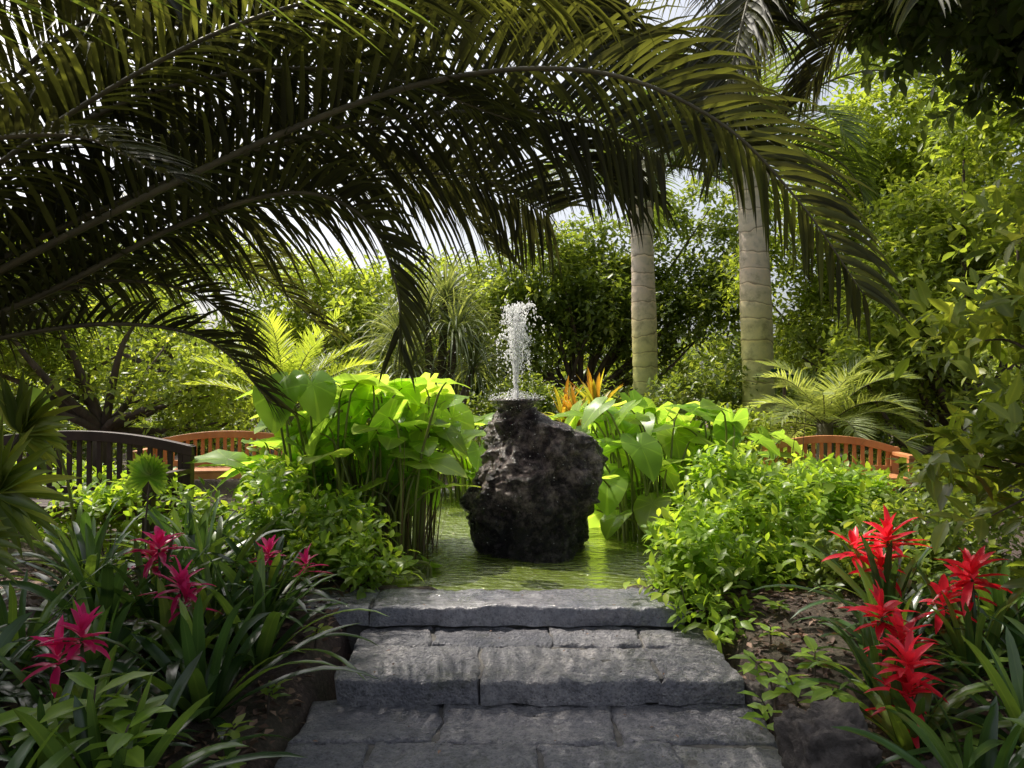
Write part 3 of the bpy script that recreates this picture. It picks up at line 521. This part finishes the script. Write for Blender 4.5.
F([C1,(-2.4,2.7,1.6),(-1.9,2.4,1.9),(-1.4,2.3,1.95),(-1.05,2.2,1.8)],60,.36,.022,.8,(0,-10))
F([C1,(-2.5,3.6,1.9),(-1.9,4.2,2.5),(-1.2,4.6,2.7),(-.5,4.8,2.5),(-.1,4.9,2.1)],90,.65,.028,1.9,(0,10))
F([C1,(-2.6,3.8,1.5),(-2.4,4.5,1.9),(-1.8,5,2.0),(-1.3,5.2,1.6)],80,.55,.028,1.4,(0,15))
F([C1,(-2.7,3.4,2.0),(-2.2,3.9,2.9),(-1.2,4.2,3.4),(0,4.3,3.4),(.9,4.3,3.0)],110,.8,.034,2.1,(0,10))
F([C1,(-2.6,2.5,1.9),(-2.0,2.2,2.3),(-1.2,2.1,2.4),(-.5,2.1,2.3)],80,.55,.028,1.3,(0,0))
F([C1,(-2.1,3.4,1.85),(-1.2,3.6,2.35),(-.4,3.7,2.5),(.2,3.7,2.4),(.6,3.7,2.15)],110,.72,.03,2.6,(0,20))
F([C1,(-2.2,3.8,1.8),(-1.3,4.2,2.3),(-.5,4.4,2.45),(.1,4.4,2.3)],100,.65,.028,2.6,(0,15))
F([C1,(-2.2,3.3,1.8),(-1.4,3.4,2.2),(-.6,3.4,2.42),(.2,3.4,2.45),(.7,3.4,2.25)],112,.7,.03,1.2,(30,75),ang=(80,50),lift=.1)
F([C1,(-2.3,3.6,1.75),(-1.6,3.8,2.1),(-.9,3.9,2.3),(-.2,3.9,2.3),(.2,3.9,2.1)],100,.7,.028,1.2,(30,75),ang=(80,50),lift=.1)
F([C1,(-2.4,3.3,2.0),(-1.5,3.4,2.7),(-.5,3.4,2.9),(.5,3.4,2.75)],120,.75,.032,2.4,(0,5))
F([C1,(-2.6,3.3,2.1),(-2.1,3.4,2.8),(-1.4,3.4,3.1),(-.7,3.4,3.0)],100,.7,.032,1.9,(0,5))
F([C1,(-2.4,3.2,1.9),(-1.8,3.1,2.3),(-1.2,3.1,2.5),(-.6,3.1,2.5),(0,3.1,2.3)],110,.6,.028,2.2,(0,5))
F([C1,(-2.6,4.1,1.8),(-2.6,4.9,2.4),(-2.3,5.5,2.6),(-1.9,6,2.3)],80,.6,.03,1.6,(0,5))
for k in range(6):
    a=math.radians(150+k*33); F([C1,(C1[0]+.6*math.cos(a),3+.6*math.sin(a),1.8),(C1[0]+1.4*math.cos(a),3+1.4*math.sin(a),2.1),(C1[0]+2.2*math.cos(a),3+2.2*math.sin(a),1.6)],60,.6)
tube(pm,[(-3.0,3.0,-.1),(-2.97,3,.5),(-2.95,3,1.2)],[.2,.17,.14],14,2)
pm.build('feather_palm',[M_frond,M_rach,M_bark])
pm=MB(); C2=(-3.4,4.4,3.7)
F([C2,(-1.8,4.0,4.0),(-.8,3.8,3.9),(.1,3.7,3.4),(.5,3.7,2.9)],105,.8,.034,2,(0,10))
F([C2,(-1.9,3.6,3.9),(-1.0,3.2,3.6),(-.4,3.0,3.1)],100,.8,.034,2,(0,10))
F([C2,(-1.6,4.4,4.2),(-.4,4.4,4.2),(.8,4.2,3.8),(1.5,4.1,3.2)],110,.8,.034,2,(0,10))
F([C2,(-2.3,3.6,3.7),(-1.7,3.0,3.2),(-1.4,2.7,2.7)],90,.7,.034,1.6,(0,10))
F([C2,(-2.6,3.5,3.9),(-2.5,2.7,3.6),(-2.3,2.1,3.0)],80,.7,.034,1.4,(0,10))
F([C2,(-2.6,4.5,3.7),(-1.9,4.5,3.3),(-1.4,4.5,2.7)],80,.7,.032,1.8)
F([C2,(-3.0,4.9,3.8),(-2.7,5.4,3.4),(-2.5,5.8,2.7)],80,.7,.034,1.6)
F([C2,(-3.9,5,4.0),(-4.4,5.5,3.6)],80,.8); F([C2,(-4.1,4,4.0),(-4.8,3.6,3.6)],80,.8); F([C2,(-3.6,3.7,4.0),(-3.8,3,3.6)],80,.8)
tube(pm,spline([(-4.3,4.6,-.1),(-4.1,4.5,2),C2],20),np.linspace(.16,.12,20),14,2)
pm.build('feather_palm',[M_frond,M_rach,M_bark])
pm=MB(); C3=(3.0,4.2,4.0)
F([C3,(1.9,3.8,3.9),(1.3,3.6,3.4),(1.05,3.5,2.7),(1.0,3.5,2.3)],90,.55,.03,1.5,(0,20))
F([C3,(1.7,4.4,4.0),(.8,4.6,3.8),(.2,4.6,3.4),(0,4.6,2.8)],95,.75,.032,2)
F([C3,(2.2,3.4,3.8),(1.8,3.0,3.3),(1.6,2.8,2.7)],80,.5,.03,1.5)
F([C3,(2.0,4.8,4.0),(1.7,5.2,3.7),(1.5,5.5,3.1)],90,.65,.032,1.8)
F([C3,(2.5,4.4,4.0),(1.9,4.5,3.8),(1.4,4.5,3.3)],90,.65,.032,1.8)
F([C3,(2.3,3.9,3.9),(1.7,3.9,3.6),(1.2,3.9,3.2)],90,.6,.03,1.8)
F([C3,(2.7,4.6,3.9),(2.3,5.0,3.7),(2.1,5.3,3.3)],80,.6,.03,1.8)
F([C3,(3.3,4.8,4.1),(3.5,5.3,3.7)],70,.6); F([C3,(3.4,3.7,4.0),(3.8,3.2,3.5)],60,.6)
tube(pm,spline([(4.1,4.3,-.1),(3.8,4.25,2),C3],20),np.linspace(.13,.1,20),14,2)
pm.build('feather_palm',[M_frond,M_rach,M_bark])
pm=MB(); F([(-2.4,1.6,1.5),(-1.8,1.6,2.0),(-1.1,1.6,2.15),(-.4,1.6,2.05)],26,.55,.022,.5,(0,30),rr=.01); tube(pm,spline([(-2.6,1.6,-.2),(-2.5,1.6,.8),(-2.4,1.6,1.5)],8),.03,8,1); pm.build('young_palm',[M_pcrown,M_rach])
m=MB()
for (x,y,z,a0,L) in [(-1.80,2.6,.80,15,.36),(-1.82,2.75,1.0,35,.30),(-1.85,2.5,.64,-10,.32)]:
    tube(m,spline([(-2.15,2.7,-.1),(-2.05,2.7,z*.6),(x,y,z)],8),.007,5,1)
    k=21; s=np.linspace(-80,80,k); A=np.radians(a0+s); D=np.stack([np.cos(A),-.35+.1*rng.normal(size=k),np.sin(A)],1); strips(m,np.tile([x,y,z],(k,1)),D,L*(1-.25*np.abs(s)/80)*U(.9,1.05,k),.048,.35,7,.35,prof_leaflet,np.tile([.1,-.9,.5],(k,1))+rng.normal(0,.15,(k,3)))
m.build('fan_palm',[M_fg,M_bark])
m=MB(); k=26; A=np.linspace(-2.6,2.6,k)+1.57; c=np.array([-1.95,4.0,.72]); D=np.stack([np.cos(A),-.25+0*A,np.sin(A)],1); strips(m,np.tile(c,(k,1)),D,.13*U(.85,1.1,k),.04,.1,4,.3,prof_strap,np.tile([0,-1.,.3],(k,1))); tube(m,spline([(-2,4.1,0),(-2,4.05,.4),c],6),.005,5,1); m.build('fan_palm',[M_light,M_bark])
# ------------------------------------------------------------ world, sun, camera
az=math.radians(-47); el=math.radians(56)
W=bpy.data.worlds.new('World'); S.world=W; W.use_nodes=True; nt=W.node_tree; bg=nt.nodes['Background']; sky=nt.nodes.new('ShaderNodeTexSky'); sky.sky_type='NISHITA'; sky.sun_disc=False; sky.sun_elevation=el; sky.sun_rotation=az%(2*math.pi); sky.dust_density=6
hs=nt.nodes.new('ShaderNodeHueSaturation'); hs.inputs['Saturation'].default_value=.5; hs.inputs['Value'].default_value=1.4
nt.links.new(sky.outputs[0],hs.inputs['Color']); nt.links.new(hs.outputs[0],bg.inputs[0]); bg.inputs[1].default_value=.15
sl=bpy.data.lights.new('sun','SUN'); sl.energy=5; sl.angle=math.radians(.5); sl.color=(1,.93,.8); so=bpy.data.objects.new('sun',sl); S.collection.objects.link(so)
so.rotation_euler=Vector((math.sin(az)*math.cos(el),math.cos(az)*math.cos(el),math.sin(el))).to_track_quat('Z','Y').to_euler(); so.location=(-5,15,20)
cd=bpy.data.cameras.new('camera'); cd.lens=26; cd.sensor_width=36; cd.clip_end=600; cd.clip_start=.05; co=bpy.data.objects.new('camera',cd); S.collection.objects.link(co); co.location=(0,0,1.12); co.rotation_euler=(math.radians(91.24),0,0); S.camera=co
S.view_settings.view_transform='Standard'; S.view_settings.look='None'; S.view_settings.exposure=0
